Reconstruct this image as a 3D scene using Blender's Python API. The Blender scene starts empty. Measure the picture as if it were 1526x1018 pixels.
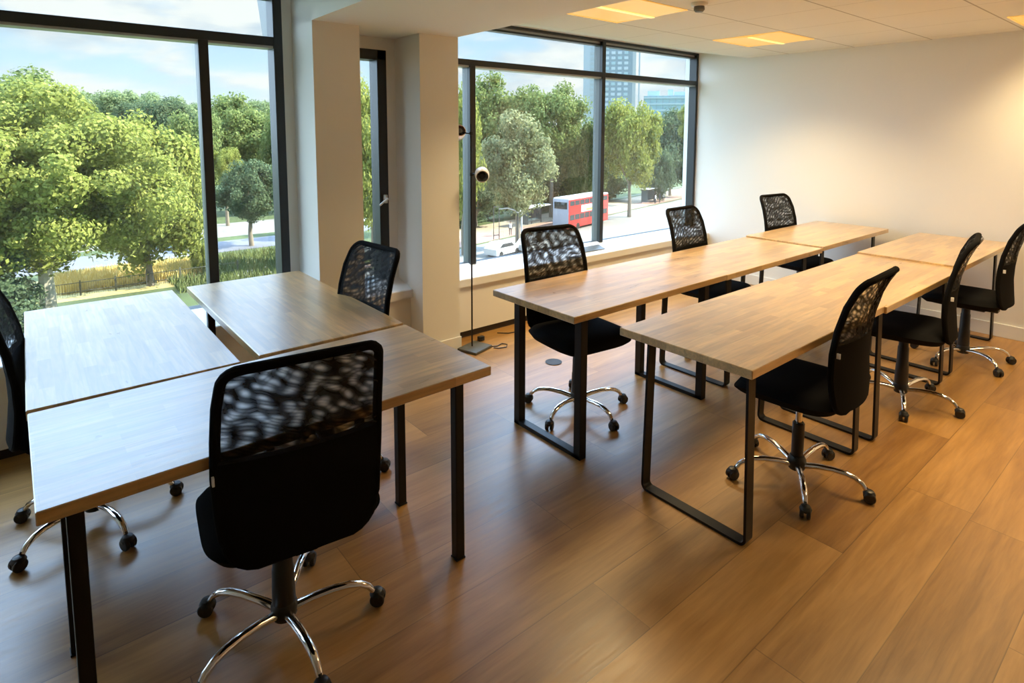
import bpy, bmesh, math, random
import numpy as np
from mathutils import Vector, Matrix, Euler
PI = math.pi
S = bpy.context.scene
COL = S.collection
rnd = random.Random(7)
R = math.radians

# ------------------------------------------------------------------ materials
MATS = {}
def new_mat(name):
    m = bpy.data.materials.new(name); m.use_nodes = True
    nt = m.node_tree; nt.nodes.clear()
    out = nt.nodes.new('ShaderNodeOutputMaterial')
    return m, nt, out
def nd(nt, t, **kw):
    n = nt.nodes.new(t)
    for k, v in kw.items():
        if k in n.inputs: n.inputs[k].default_value = v
        else: setattr(n, k, v)
    return n
def lk(nt, a, b): nt.links.new(a, b)
def rgba(c): return (c[0], c[1], c[2], 1.0)
def plain(name, col, rough=.5, metal=0., spec=.5, bump=0., bscale=200., vary=0., coat=0.):
    """principled with a little procedural variation"""
    m, nt, out = new_mat(name)
    p = nd(nt, 'ShaderNodeBsdfPrincipled', Roughness=rough, Metallic=metal)
    p.inputs['Specular IOR Level'].default_value = spec
    if coat: p.inputs['Coat Weight'].default_value = coat; p.inputs['Coat Roughness'].default_value = .12
    tc = nd(nt, 'ShaderNodeTexCoord')
    nz = nd(nt, 'ShaderNodeTexNoise', Scale=bscale, Detail=3.)
    lk(nt, tc.outputs['Object'], nz.inputs['Vector'])
    mx = nd(nt, 'ShaderNodeMix', data_type='RGBA')
    mx.inputs[6].default_value = rgba([c*(1-vary) for c in col]); mx.inputs[7].default_value = rgba([min(1, c*(1+vary)) for c in col])
    lk(nt, nz.outputs['Fac'], mx.inputs[0]); lk(nt, mx.outputs[2], p.inputs['Base Color'])
    if bump:
        b = nd(nt, 'ShaderNodeBump', Strength=bump, Distance=.002)
        lk(nt, nz.outputs['Fac'], b.inputs['Height']); lk(nt, b.outputs['Normal'], p.inputs['Normal'])
    lk(nt, p.outputs[0], out.inputs[0]); MATS[name] = m
    return m

plain('wall_paint', (.80, .785, .74), .75, bump=.06, bscale=260, vary=.01)
plain('ceiling_paint', (.80, .785, .75), .8, bump=.08, bscale=300, vary=.01)
plain('white_gloss', (.80, .80, .78), .32, vary=.01)
plain('frame_black', (.018, .02, .022), .38, spec=.5, vary=.1)
plain('frame_grey', (.12, .13, .125), .35, vary=.05)
plain('alu', (.45, .46, .46), .4, .6, vary=.03)
plain('steel_black', (.007, .007, .008), .42, spec=.3, vary=.2, bscale=60)
plain('plastic_black', (.010, .010, .011), .42, vary=.1)
plain('fabric_black', (.0075, .0075, .008), .95, spec=.08, bump=.5, bscale=900, vary=.3)
plain('chrome', (.80, .80, .82), .09, 1.0, vary=.01)
plain('tag_white', (.75, .75, .74), .6)
plain('kick_dark', (.03, .022, .018), .5)
plain('lamp_base', (.075, .08, .07), .45)
plain('lamp_shade', (.80, .76, .72), .3, spec=.5)
plain('lamp_copper', (.70, .50, .41), .25, .6)
plain('grommet_dark', (.012, .012, .013), .6)
plain('lamp_frame', (.85, .82, .74), .4)
plain('asphalt', (.22, .21, .19), .9, vary=.12, bscale=.6)
plain('asphalt_red', (.33, .20, .15), .9, vary=.12, bscale=.7)
plain('paving_tan', (.36, .28, .19), .9, vary=.15, bscale=.5)
plain('path_grey', (.15, .15, .17), .9, vary=.1, bscale=.4)
plain('path_pale', (.22, .20, .17), .9, vary=.08, bscale=.5)
plain('lawn', (.07, .095, .028), .95, vary=.45, bscale=.35)
plain('dry_ground', (.42, .33, .12), .95, vary=.3, bscale=.8)
plain('dry_blade', (.64, .48, .16), .8, vary=.3, bscale=.6)
plain('green_blade', (.13, .16, .045), .8, vary=.4, bscale=.6)
plain('bark', (.24, .20, .15), .9, vary=.35, bscale=5, bump=.3)
plain('bark_pale', (.48, .42, .32), .9, vary=.3, bscale=3)
plain('bus_red', (.55, .035, .028), .35, vary=.03)
plain('bus_white', (.62, .62, .62), .35)
plain('bus_rear', (.36, .38, .46), .3, vary=.15, bscale=2)
plain('bus_glass', (.03, .035, .04), .12)
plain('advert_yellow', (.85, .62, .12), .5)
plain('tyre', (.012, .012, .012), .8)
plain('tower_stone', (.50, .53, .56), .7, vary=.05, bscale=.5)  # distance haze is mixed into the pale tower and office block colours
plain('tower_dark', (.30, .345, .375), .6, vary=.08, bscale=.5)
plain('tower_band', (.50, .50, .50), .7)
plain('tower_pane', (.60, .63, .65), .2)
plain('teal_clad', (.32, .46, .49), .4, vary=.08, bscale=.2)
plain('teal_pale', (.46, .56, .58), .4)
plain('shelter_glass', (.07, .11, .13), .15)
plain('pole_white', (.55, .55, .55), .5)
plain('pole_dark', (.05, .055, .06), .5)
plain('skin', (.45, .28, .2), .6)
plain('cloth_white', (.75, .75, .76), .8)
plain('cloth_dark', (.05, .055, .07), .8)
plain('hair', (.03, .02, .015), .8)
plain('fence_steel', (.10, .10, .07), .6)

def leaf_mat(name, c1, c2):
    m, nt, out = new_mat(name)
    g = nd(nt, 'ShaderNodeNewGeometry')
    mx = nd(nt, 'ShaderNodeMix', data_type='RGBA')
    mx.inputs[6].default_value = rgba(c1); mx.inputs[7].default_value = rgba(c2)
    lk(nt, g.outputs['Random Per Island'], mx.inputs[0])
    d = nd(nt, 'ShaderNodeBsdfDiffuse'); t = nd(nt, 'ShaderNodeBsdfTranslucent')
    lk(nt, mx.outputs[2], d.inputs[0]); lk(nt, mx.outputs[2], t.inputs[0])
    ms = nd(nt, 'ShaderNodeMixShader', Fac=.38)
    lk(nt, d.outputs[0], ms.inputs[1]); lk(nt, t.outputs[0], ms.inputs[2]); lk(nt, ms.outputs[0], out.inputs[0])
    MATS[name] = m
leaf_mat('leaf_yel', (.19, .225, .045), (.40, .415, .12))
leaf_mat('leaf_mid', (.12, .17, .05), (.29, .34, .13))
leaf_mat('leaf_olive', (.17, .20, .09), (.40, .41, .23))
leaf_mat('leaf_dark', (.07, .11, .055), (.17, .22, .12))
leaf_mat('leaf_far', (.17, .23, .11), (.29, .35, .17))

def glass_mat():
    m, nt, out = new_mat('window_glass')
    tr = nd(nt, 'ShaderNodeBsdfTransparent', Color=(.90, .935, .925, 1))
    gl = nd(nt, 'ShaderNodeBsdfGlossy', Roughness=.01, Color=(1, 1, 1, 1))
    df = nd(nt, 'ShaderNodeBsdfDiffuse', Color=(.85, .87, .9, 1))
    lw = nd(nt, 'ShaderNodeLayerWeight'); pw = nd(nt, 'ShaderNodeMath', operation='POWER'); lk(nt, lw.outputs['Facing'], pw.inputs[0]); pw.inputs[1].default_value = 5.
    fr = nd(nt, 'ShaderNodeMath', operation='MULTIPLY_ADD'); lk(nt, pw.outputs[0], fr.inputs[0]); fr.inputs[1].default_value = .6; fr.inputs[2].default_value = .03
    a = nd(nt, 'ShaderNodeMixShader'); b = nd(nt, 'ShaderNodeMixShader')
    tc = nd(nt, 'ShaderNodeTexCoord'); nz = nd(nt, 'ShaderNodeTexNoise', Scale=1.6, Detail=4.)
    lk(nt, tc.outputs['Object'], nz.inputs['Vector'])
    mr = nd(nt, 'ShaderNodeMapRange'); mr.inputs[1].default_value = .3; mr.inputs[2].default_value = .8; mr.inputs[3].default_value = .022; mr.inputs[4].default_value = .06
    lk(nt, nz.outputs['Fac'], mr.inputs[0])          # pale uneven film in the shader imitates veiling glare on the pane
    lk(nt, fr.outputs[0], a.inputs[0]); lk(nt, tr.outputs[0], a.inputs[1]); lk(nt, gl.outputs[0], a.inputs[2])
    lk(nt, mr.outputs[0], b.inputs[0]); lk(nt, a.outputs[0], b.inputs[1]); lk(nt, df.outputs[0], b.inputs[2])
    lk(nt, b.outputs[0], out.inputs[0]); MATS['window_glass'] = m
glass_mat()

def mesh_fabric():
    m, nt, out = new_mat('mesh_fabric')
    uv = nd(nt, 'ShaderNodeUVMap')
    nz = nd(nt, 'ShaderNodeTexNoise', Scale=9., Detail=1.)
    lk(nt, uv.outputs[0], nz.inputs['Vector'])
    add = nd(nt, 'ShaderNodeVectorMath', operation='MULTIPLY_ADD')
    lk(nt, nz.outputs['Color'], add.inputs[0]); add.inputs[1].default_value = (.055, .055, 0); lk(nt, uv.outputs[0], add.inputs[2])
    # two woven layers drifting against each other open up rows of lens-shaped cells
    rt = nd(nt, 'ShaderNodeVectorRotate', rotation_type='Z_AXIS', Angle=.42); lk(nt, add.outputs[0], rt.inputs['Vector'])
    sc = nd(nt, 'ShaderNodeVectorMath', operation='MULTIPLY'); sc.inputs[1].default_value = (19, 44, 1); lk(nt, rt.outputs[0], sc.inputs[0])
    vo = nd(nt, 'ShaderNodeTexVoronoi', Scale=1., Randomness=.58); vo.voronoi_dimensions = '2D'; lk(nt, sc.outputs[0], vo.inputs['Vector'])
    mr = nd(nt, 'ShaderNodeMapRange', interpolation_type='SMOOTHSTEP'); mr.inputs[1].default_value = .08; mr.inputs[2].default_value = .66; mr.inputs[3].default_value = .68; mr.inputs[4].default_value = .06
    lk(nt, vo.outputs['Distance'], mr.inputs[0])
    p = nd(nt, 'ShaderNodeBsdfPrincipled', Roughness=.8); p.inputs['Base Color'].default_value = (.012, .012, .013, 1); p.inputs['Specular IOR Level'].default_value = .2
    t = nd(nt, 'ShaderNodeBsdfTransparent'); ms = nd(nt, 'ShaderNodeMixShader')
    lk(nt, mr.outputs[0], ms.inputs[0]); lk(nt, p.outputs[0], ms.inputs[1]); lk(nt, t.outputs[0], ms.inputs[2])
    lk(nt, ms.outputs[0], out.inputs[0]); MATS['mesh_fabric'] = m
mesh_fabric()

def desk_wood():
    m, nt, out = new_mat('desk_wood')
    tc = nd(nt, 'ShaderNodeTexCoord'); oi = nd(nt, 'ShaderNodeObjectInfo')
    off = nd(nt, 'ShaderNodeVectorMath', operation='MULTIPLY_ADD'); off.inputs[1].default_value = (7, 5, 0)
    cx = nd(nt, 'ShaderNodeCombineXYZ'); lk(nt, oi.outputs['Random'], cx.inputs[0]); lk(nt, oi.outputs['Random'], cx.inputs[1])
    lk(nt, cx.outputs[0], off.inputs[0]); lk(nt, tc.outputs['Object'], off.inputs[2])
    br = nd(nt, 'ShaderNodeTexBrick', Scale=1., offset=.41)
    br.inputs['Color1'].default_value = (.42, .24, .073, 1); br.inputs['Color2'].default_value = (.64, .41, .158, 1); br.inputs['Mortar'].default_value = (.50, .32, .14, 1)
    br.inputs['Mortar Size'].default_value = .0006; br.inputs['Brick Width'].default_value = .31; br.inputs['Row Height'].default_value = .042
    lk(nt, off.outputs[0], br.inputs['Vector'])
    sc = nd(nt, 'ShaderNodeVectorMath', operation='MULTIPLY'); sc.inputs[1].default_value = (4, 55, 55); lk(nt, off.outputs[0], sc.inputs[0])
    nz = nd(nt, 'ShaderNodeTexNoise', Scale=1., Detail=5., Distortion=1.2); lk(nt, sc.outputs[0], nz.inputs['Vector'])
    s2 = nd(nt, 'ShaderNodeVectorMath', operation='MULTIPLY'); s2.inputs[1].default_value = (1.4, 7, 7); lk(nt, off.outputs[0], s2.inputs[0])
    n2 = nd(nt, 'ShaderNodeTexNoise', Scale=1.5, Detail=3., Distortion=2.5); lk(nt, s2.outputs[0], n2.inputs['Vector'])
    r1 = nd(nt, 'ShaderNodeMapRange'); r1.inputs[1].default_value = .3; r1.inputs[2].default_value = .7; r1.inputs[3].default_value = .74; r1.inputs[4].default_value = 1.16; lk(nt, nz.outputs['Fac'], r1.inputs[0])
    r2 = nd(nt, 'ShaderNodeMapRange'); r2.inputs[1].default_value = .3; r2.inputs[2].default_value = .7; r2.inputs[3].default_value = .86; r2.inputs[4].default_value = 1.08; lk(nt, n2.outputs['Fac'], r2.inputs[0])
    mu = nd(nt, 'ShaderNodeMath', operation='MULTIPLY'); lk(nt, r1.outputs[0], mu.inputs[0]); lk(nt, r2.outputs[0], mu.inputs[1])
    vm = nd(nt, 'ShaderNodeVectorMath', operation='SCALE'); lk(nt, br.outputs['Color'], vm.inputs[0]); lk(nt, mu.outputs[0], vm.inputs['Scale'])
    p = nd(nt, 'ShaderNodeBsdfPrincipled'); p.inputs['Specular IOR Level'].default_value = .8; p.inputs['Coat Weight'].default_value = 1.; p.inputs['Coat Roughness'].default_value = .3; p.inputs['Coat IOR'].default_value = 1.9
    lk(nt, vm.outputs[0], p.inputs['Base Color'])
    rr = nd(nt, 'ShaderNodeMapRange'); rr.inputs[3].default_value = .22; rr.inputs[4].default_value = .42; lk(nt, n2.outputs['Fac'], rr.inputs[0]); lk(nt, rr.outputs[0], p.inputs['Roughness'])
    b = nd(nt, 'ShaderNodeBump', Strength=.12, Distance=.002); lk(nt, nz.outputs['Fac'], b.inputs['Height']); lk(nt, b.outputs[0], p.inputs['Normal'])
    lk(nt, p.outputs[0], out.inputs[0]); MATS['desk_wood'] = m
desk_wood()

def floor_wood():
    m, nt, out = new_mat('floor_wood')
    at = nd(nt, 'ShaderNodeAttribute', attribute_name='tone'); uv = nd(nt, 'ShaderNodeUVMap')
    tc = nd(nt, 'ShaderNodeTexCoord')
    cx = nd(nt, 'ShaderNodeCombineXYZ'); lk(nt, at.outputs['Fac'], cx.inputs[0]); lk(nt, at.outputs['Fac'], cx.inputs[2])
    off = nd(nt, 'ShaderNodeVectorMath', operation='MULTIPLY_ADD'); off.inputs[1].default_value = (31, 0, 17); lk(nt, cx.outputs[0], off.inputs[0]); lk(nt, tc.outputs['Object'], off.inputs[2])
    s1 = nd(nt, 'ShaderNodeVectorMath', operation='MULTIPLY'); s1.inputs[1].default_value = (1.1, 12, 1); lk(nt, off.outputs[0], s1.inputs[0])
    n1 = nd(nt, 'ShaderNodeTexNoise', Scale=1., Detail=5., Distortion=.5, Roughness=.6); lk(nt, s1.outputs[0], n1.inputs['Vector'])
    s2 = nd(nt, 'ShaderNodeVectorMath', operation='MULTIPLY'); s2.inputs[1].default_value = (6, 70, 1); lk(nt, off.outputs[0], s2.inputs[0])
    n2 = nd(nt, 'ShaderNodeTexNoise', Scale=1., Detail=4., Distortion=.6); lk(nt, s2.outputs[0], n2.inputs['Vector'])
    cr = nd(nt, 'ShaderNodeValToRGB'); e = cr.color_ramp.elements
    e[0].position = .16; e[0].color = (.19, .086, .020, 1); e[1].position = .86; e[1].color = (.48, .265, .082, 1)
    x = e.new(.5); x.color = (.33, .17, .046, 1)
    a = nd(nt, 'ShaderNodeMath', operation='MULTIPLY_ADD'); lk(nt, at.outputs['Fac'], a.inputs[0]); a.inputs[1].default_value = .34; lk(nt, n1.outputs['Fac'], a.inputs[2])
    a2 = nd(nt, 'ShaderNodeMath', operation='MULTIPLY_ADD'); lk(nt, n2.outputs['Fac'], a2.inputs[0]); a2.inputs[1].default_value = .42; lk(nt, a.outputs[0], a2.inputs[2])
    a3 = nd(nt, 'ShaderNodeMath', operation='SUBTRACT'); lk(nt, a2.outputs[0], a3.inputs[0]); a3.inputs[1].default_value = .38
    lk(nt, a3.outputs[0], cr.inputs[0])
    sp = nd(nt, 'ShaderNodeSeparateXYZ'); lk(nt, uv.outputs[0], sp.inputs[0])
    mn = nd(nt, 'ShaderNodeMath', operation='MINIMUM'); lk(nt, sp.outputs[0], mn.inputs[0]); lk(nt, sp.outputs[1], mn.inputs[1])
    gt = nd(nt, 'ShaderNodeMapRange'); gt.inputs[1].default_value = 0; gt.inputs[2].default_value = .0045; gt.inputs[3].default_value = .4; gt.inputs[4].default_value = 1; lk(nt, mn.outputs[0], gt.inputs[0])
    vm = nd(nt, 'ShaderNodeVectorMath', operation='SCALE'); lk(nt, cr.outputs[0], vm.inputs[0]); lk(nt, gt.outputs[0], vm.inputs['Scale'])
    p = nd(nt, 'ShaderNodeBsdfPrincipled'); p.inputs['Specular IOR Level'].default_value = .7; lk(nt, vm.outputs[0], p.inputs['Base Color'])
    rr = nd(nt, 'ShaderNodeMapRange'); rr.inputs[3].default_value = .27; rr.inputs[4].default_value = .42; lk(nt, n2.outputs['Fac'], rr.inputs[0]); lk(nt, rr.outputs[0], p.inputs['Roughness'])
    b = nd(nt, 'ShaderNodeBump', Strength=.1, Distance=.002); lk(nt, n2.outputs['Fac'], b.inputs['Height']); lk(nt, b.outputs[0], p.inputs['Normal'])
    lk(nt, p.outputs[0], out.inputs[0]); MATS['floor_wood'] = m
floor_wood()

def tile_mat():
    m, nt, out = new_mat('ceiling_tiles')
    tc = nd(nt, 'ShaderNodeTexCoord'); sp = nd(nt, 'ShaderNodeSeparateXYZ'); lk(nt, tc.outputs['Object'], sp.inputs[0])
    def line(sock, o, pitch, w):
        a = nd(nt, 'ShaderNodeMath', operation='SUBTRACT'); lk(nt, sock, a.inputs[0]); a.inputs[1].default_value = o - 50*pitch
        b = nd(nt, 'ShaderNodeMath', operation='MODULO'); lk(nt, a.outputs[0], b.inputs[0]); b.inputs[1].default_value = pitch
        c = nd(nt, 'ShaderNodeMath', operation='LESS_THAN'); lk(nt, b.outputs[0], c.inputs[0]); c.inputs[1].default_value = w; return c
    lx = line(sp.outputs[0], 2.645, .598, .006); ly = line(sp.outputs[1], 2.828, .592, .010)
    h = nd(nt, 'ShaderNodeMath', operation='MULTIPLY'); lk(nt, lx.outputs[0], h.inputs[0]); h.inputs[1].default_value = .8
    mxm = nd(nt, 'ShaderNodeMath', operation='MAXIMUM'); lk(nt, h.outputs[0], mxm.inputs[0]); lk(nt, ly.outputs[0], mxm.inputs[1])
    mx = nd(nt, 'ShaderNodeMix', data_type='RGBA'); mx.inputs[6].default_value = (.78, .765, .72, 1); mx.inputs[7].default_value = (.42, .39, .34, 1)
    lk(nt, mxm.outputs[0], mx.inputs[0])
    nz = nd(nt, 'ShaderNodeTexNoise', Scale=240., Detail=3.); lk(nt, tc.outputs['Object'], nz.inputs['Vector'])
    b = nd(nt, 'ShaderNodeBump', Strength=.15, Distance=.002); lk(nt, nz.outputs['Fac'], b.inputs['Height'])
    p = nd(nt, 'ShaderNodeBsdfPrincipled', Roughness=.85); lk(nt, mx.outputs[2], p.inputs['Base Color']); lk(nt, b.outputs[0], p.inputs['Normal'])
    lk(nt, p.outputs[0], out.inputs[0]); MATS['ceiling_tiles'] = m
tile_mat()

def emit(name, col, st):
    m, nt, out = new_mat(name)
    p = nd(nt, 'ShaderNodeBsdfPrincipled', Roughness=.4)
    p.inputs['Base Color'].default_value = (.45, .38, .2, 1); p.inputs['Emission Color'].default_value = rgba(col); p.inputs['Emission Strength'].default_value = st
    lk(nt, p.outputs[0], out.inputs[0]); MATS[name] = m
emit('diffuser_warm', (1.0, .47, .075), .31)
emit('tube_warm', (1.0, .66, .2), .6)

# ------------------------------------------------------------------ mesh builder
class MB:
    def __init__(s): s.bm = bmesh.new(); s.uv = None
    def box(s, c, d, bev=0., rot=None, seg=2):
        g = bmesh.ops.create_cube(s.bm, size=1.)['verts']
        M = Matrix.Translation(c) @ (Euler(rot).to_matrix().to_4x4() if rot else Matrix()) @ Matrix.Diagonal((d[0], d[1], d[2], 1))
        bmesh.ops.transform(s.bm, matrix=M, verts=g)
        if bev:
            ed = list({e for v in g for e in v.link_edges})
            bmesh.ops.bevel(s.bm, geom=ed, offset=bev, segments=seg, affect='EDGES', profile=.5)
        return s
    def span(s, x0, x1, y0, y1, z0, z1, bev=0.):
        return s.box(((x0+x1)/2, (y0+y1)/2, (z0+z1)/2), (abs(x1-x0), abs(y1-y0), abs(z1-z0)), bev)
    def tube(s, pts, rad, seg=10, closed=False, flat=1.):
        P = [Vector(p) for p in pts]; n = len(P)
        rr = rad if isinstance(rad, (list, tuple)) else [rad]*n
        T = []
        for i in range(n):
            a = P[(i-1) % n] if (closed or i > 0) else P[i]
            b = P[(i+1) % n] if (closed or i < n-1) else P[i]
            T.append((b-a).normalized())
        up = Vector((0, 0, 1))
        if abs(T[0].dot(up)) > .95: up = Vector((1, 0, 0))
        N = (up - T[0]*up.dot(T[0])).normalized()
        rings = []
        for i in range(n):
            N = (N - T[i]*N.dot(T[i]))
            N = N.normalized() if N.length > 1e-6 else T[i].orthogonal().normalized()
            B = T[i].cross(N)
            rings.append([s.bm.verts.new(P[i] + rr[i]*(math.cos(2*PI*k/seg)*N*flat + math.sin(2*PI*k/seg)*B)) for k in range(seg)])
        m = n if closed else n-1
        for i in range(m):
            A, Bv = rings[i], rings[(i+1) % n]
            for k in range(seg): s.bm.faces.new((A[k], A[(k+1) % seg], Bv[(k+1) % seg], Bv[k]))
        if not closed:
            s.bm.faces.new(rings[0][::-1]); s.bm.faces.new(rings[-1])
        return s
    def lathe(s, prof, c=(0, 0, 0), seg=20, M=None):
        rings = []
        for r, z in prof:
            rings.append([(Vector((max(r, 1e-5)*math.cos(2*PI*k/seg), max(r, 1e-5)*math.sin(2*PI*k/seg), z))) for k in range(seg)])
        C = Vector(c); M = M or Matrix.Identity(3)
        V = [[s.bm.verts.new(C + M @ p) for p in r] for r in rings]
        for i in range(len(V)-1):
            for k in range(seg): s.bm.faces.new((V[i][k], V[i][(k+1) % seg], V[i+1][(k+1) % seg], V[i+1][k]))
        s.bm.faces.new(V[0][::-1]); s.bm.faces.new(V[-1])
        return s
    def prism(s, poly, axis, a0, a1):
        """poly of 2-D points swept along an axis (0 x, 1 y, 2 z)"""
        def v3(p, a):
            q = [p[0], p[1]]; q.insert(axis, a); return Vector(q)
        A = [s.bm.verts.new(v3(p, a0)) for p in poly]; B = [s.bm.verts.new(v3(p, a1)) for p in poly]
        n = len(poly)
        s.bm.faces.new(A); s.bm.faces.new(B[::-1])
        for i in range(n): s.bm.faces.new((A[i], B[i], B[(i+1) % n], A[(i+1) % n]))
        return s
    def build(s, name, mat, parent=None, smooth=35, loc=None):
        bmesh.ops.recalc_face_normals(s.bm, faces=s.bm.faces[:])
        me = bpy.data.meshes.new(name); s.bm.to_mesh(me); s.bm.free()
        me.materials.append(MATS[mat])
        if smooth:
            me.polygons.foreach_set('use_smooth', [True]*len(me.polygons)); me.set_sharp_from_angle(angle=R(smooth))
        return link(name, me, parent, loc)
def link(name, me, parent=None, loc=None):
    o = bpy.data.objects.new(name, me); COL.objects.link(o)
    if parent: o.parent = parent
    if loc: o.location = loc
    return o
def tag(o, label=None, cat=None, group=None, kind=None):
    if label: o['label'] = label
    if cat: o['category'] = cat
    if group: o['group'] = group
    if kind: o['kind'] = kind
    return o
def thing(name, label, cat, loc=(0, 0, 0), rz=0., group=None):
    o = bpy.data.objects.new(name, None); COL.objects.link(o); o.empty_display_size = .1
    o.location = loc; o.rotation_euler = (0, 0, rz)
    return tag(o, label, cat, group)
def struct(o, label=None):
    o['kind'] = 'structure'
    if label: o['label'] = label
    return o
def sempty(name, label=None):
    o = bpy.data.objects.new(name, None); COL.objects.link(o); return struct(o, label)
KIDS = {}
def dup(root, loc, rz, label=None, group=None, scale=None):
    r = root.copy(); COL.objects.link(r); r.location = loc; r.rotation_euler = (0, 0, rz)
    if scale: r.scale = scale
    if label: r['label'] = label
    if group: r['group'] = group
    for ch in list(root.children):
        c = ch.copy(); COL.objects.link(c); c.parent = r
        for g in list(ch.children):
            d = g.copy(); COL.objects.link(d); d.parent = c
    return r

# ------------------------------------------------------------------ room shell
XE, YW, CEIL, SOF = 5.80, 3.84, 2.347, 2.235
X0, Y0 = -2.6, -3.4
def build_floor():
    rows = {4: None}
    ends = {1: 1.455, 2: 1.60, 0: 1.455, -1: 2.297, -2: 1.645, 3: 1.60}
    V, F, tone, uvs = [], [], [], []
    ybase = .822; w = .25
    r2 = random.Random(11)
    for k in range(-18, 14):
        y0 = ybase + k*w; y1 = y0 + w
        # row k covers y0..y1
        if k == 1: e = 1.455
        elif k == 2: e = 1.9
        elif k == 3: e = 1.60
        elif k == 0: e = 2.297
        elif k == -1: e = 1.645
        else: e = r2.uniform(0, 1.3)
        Lp = 1.32
        x = e - math.ceil((e - X0 + .1)/Lp)*Lp
        while x < XE + .1:
            i = len(V); x1 = x + Lp
            ya, yb = max(y0, Y0-.1), min(y1, 3.9)
            if yb > ya:
                V += [(x, ya, 0), (x1, ya, 0), (x1, yb, 0), (x, yb, 0)]; F.append((i, i+1, i+2, i+3))
                tone.append(r2.random()); uvs += [(0, 0), (Lp, 0), (Lp, w), (0, w)]
            x = x1
    me = bpy.data.meshes.new('floor'); me.from_pydata(V, [], F)
    a = me.attributes.new('tone', 'FLOAT', 'FACE'); a.data.foreach_set('value', tone)
    ul = me.uv_layers.new(name='UVMap'); ul.data.foreach_set('uv', [c for p in uvs for c in p])
    me.materials.append(MATS['floor_wood'])
    struct(link('floor', me), 'warm brown wood plank floor')
build_floor()
struct(MB().span(X0-.2, XE+.3, Y0-.2, 4.0, -.3, -.012).build('floor_slab', 'kick_dark', smooth=0))

# window wall: solid parts round the three openings
WX = dict(w1=(-2.2, 1.29), w2=(1.68, 2.0), w3=(2.40, XE))
def wallbox(m, x0, x1, z0, z1, y0=YW, y1=4.02): m.span(x0, x1, y0, y1, z0, z1)
m = MB()
wallbox(m, X0-.2, -2.2, -.3, 2.7); wallbox(m, 1.29, 1.68, -.3, 2.7); wallbox(m, 2.0, 2.40, -.3, 2.7)
wallbox(m, -2.2, 1.29, -.3, .50); wallbox(m, 1.68, 2.0, -.3, .50); wallbox(m, 2.40, XE+.2, -.3, .50)
wallbox(m, -2.2, 1.29, 2.455, 2.7); wallbox(m, 1.68, 2.0, 2.15, 2.7); wallbox(m, 2.40, XE+.2, 2.462, 2.7)
struct(m.build('wall_windows', 'wall_paint', smooth=0), 'white wall with the three windows')
struct(MB().span(1.35, 1.645, 3.5, YW, 0, 2.3).build('pillar', 'wall_paint', smooth=0), 'white pillar between big window and narrow window')
struct(MB().span(2.07, 2.378, 3.5, YW, 0, 2.3).build('pillar', 'wall_paint', smooth=0), 'white pillar beside the floor lamp')
struct(MB().span(XE, XE+.2, Y0-.2, 4.0, -.3, 2.7).build('wall_end', 'wall_paint', smooth=0), 'plain white end wall')
struct(MB().span(X0-.2, X0, Y0-.2, 4.0, -.3, 2.7).build('wall_left', 'wall_paint', smooth=0))
struct(MB().span(X0-.2, XE+.2, Y0-.2, Y0, -.3, 2.7).build('wall_back', 'wall_paint', smooth=0))
# ceilings
struct(MB().span(2.36, XE+.1, Y0, 3.26, CEIL, 2.7).build('ceiling', 'ceiling_tiles', smooth=0), 'suspended tile ceiling')
struct(MB().prism([(3.26, CEIL), (YW, 2.458), (YW, 2.7), (3.26, 2.7)], 0, 2.36, XE+.1).build('ceiling_border', 'ceiling_paint', smooth=0))
struct(MB().span(X0, 1.35, Y0, 3.26, 2.46, 2.7).build('ceiling_bay', 'ceiling_paint', smooth=0))
struct(MB().span(X0, 1.35, 3.26, YW, 2.46, 2.7).build('ceiling_border_bay', 'ceiling_paint', smooth=0))
struct(MB().span(1.35, 2.36, Y0, YW, SOF, 2.7).build('ceiling_bulkhead', 'ceiling_paint', smooth=0), 'lowered plaster bulkhead running from the pillars')
struct(MB().span(X0-.2, XE+.2, Y0-.2, 4.05, 2.7, 2.85).build('roof_slab', 'kick_dark', smooth=0))
# baseboards
struct(MB().span(XE-.014, XE, Y0, 3.66, 0, .105, .003).build('baseboard_end', 'white_gloss', smooth=0))
struct(MB().span(2.066, 2.384, 3.488, 3.5, 0, .10, .003).build('baseboard_pillar', 'white_gloss', smooth=0))
struct(MB().span(1.346, 1.65, 3.488, 3.5, 0, .10, .003).build('baseboard_pillar', 'white_gloss', smooth=0))
# sills with boxed-in casing below
def sill(n, x0, x1):
    m = MB(); m.prism([(3.64, .412), (3.64, .468), (3.646, .474), (YW+.03, .532), (YW+.03, .412)], 0, x0, x1)
    struct(m.build('windowsill_%d' % n, 'white_gloss', smooth=0), 'white window sill board')
    struct(MB().span(x0, x1, 3.668, YW, .055, .412).build('trim_%d' % n, 'wall_paint', smooth=0))
    struct(MB().span(x0, x1, 3.69, YW, 0, .055).build('baseboard_windows_%d' % n, 'kick_dark', smooth=0))
sill(1, X0, 1.35); sill(2, 1.645, 2.07); sill(3, 2.378, XE)

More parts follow.
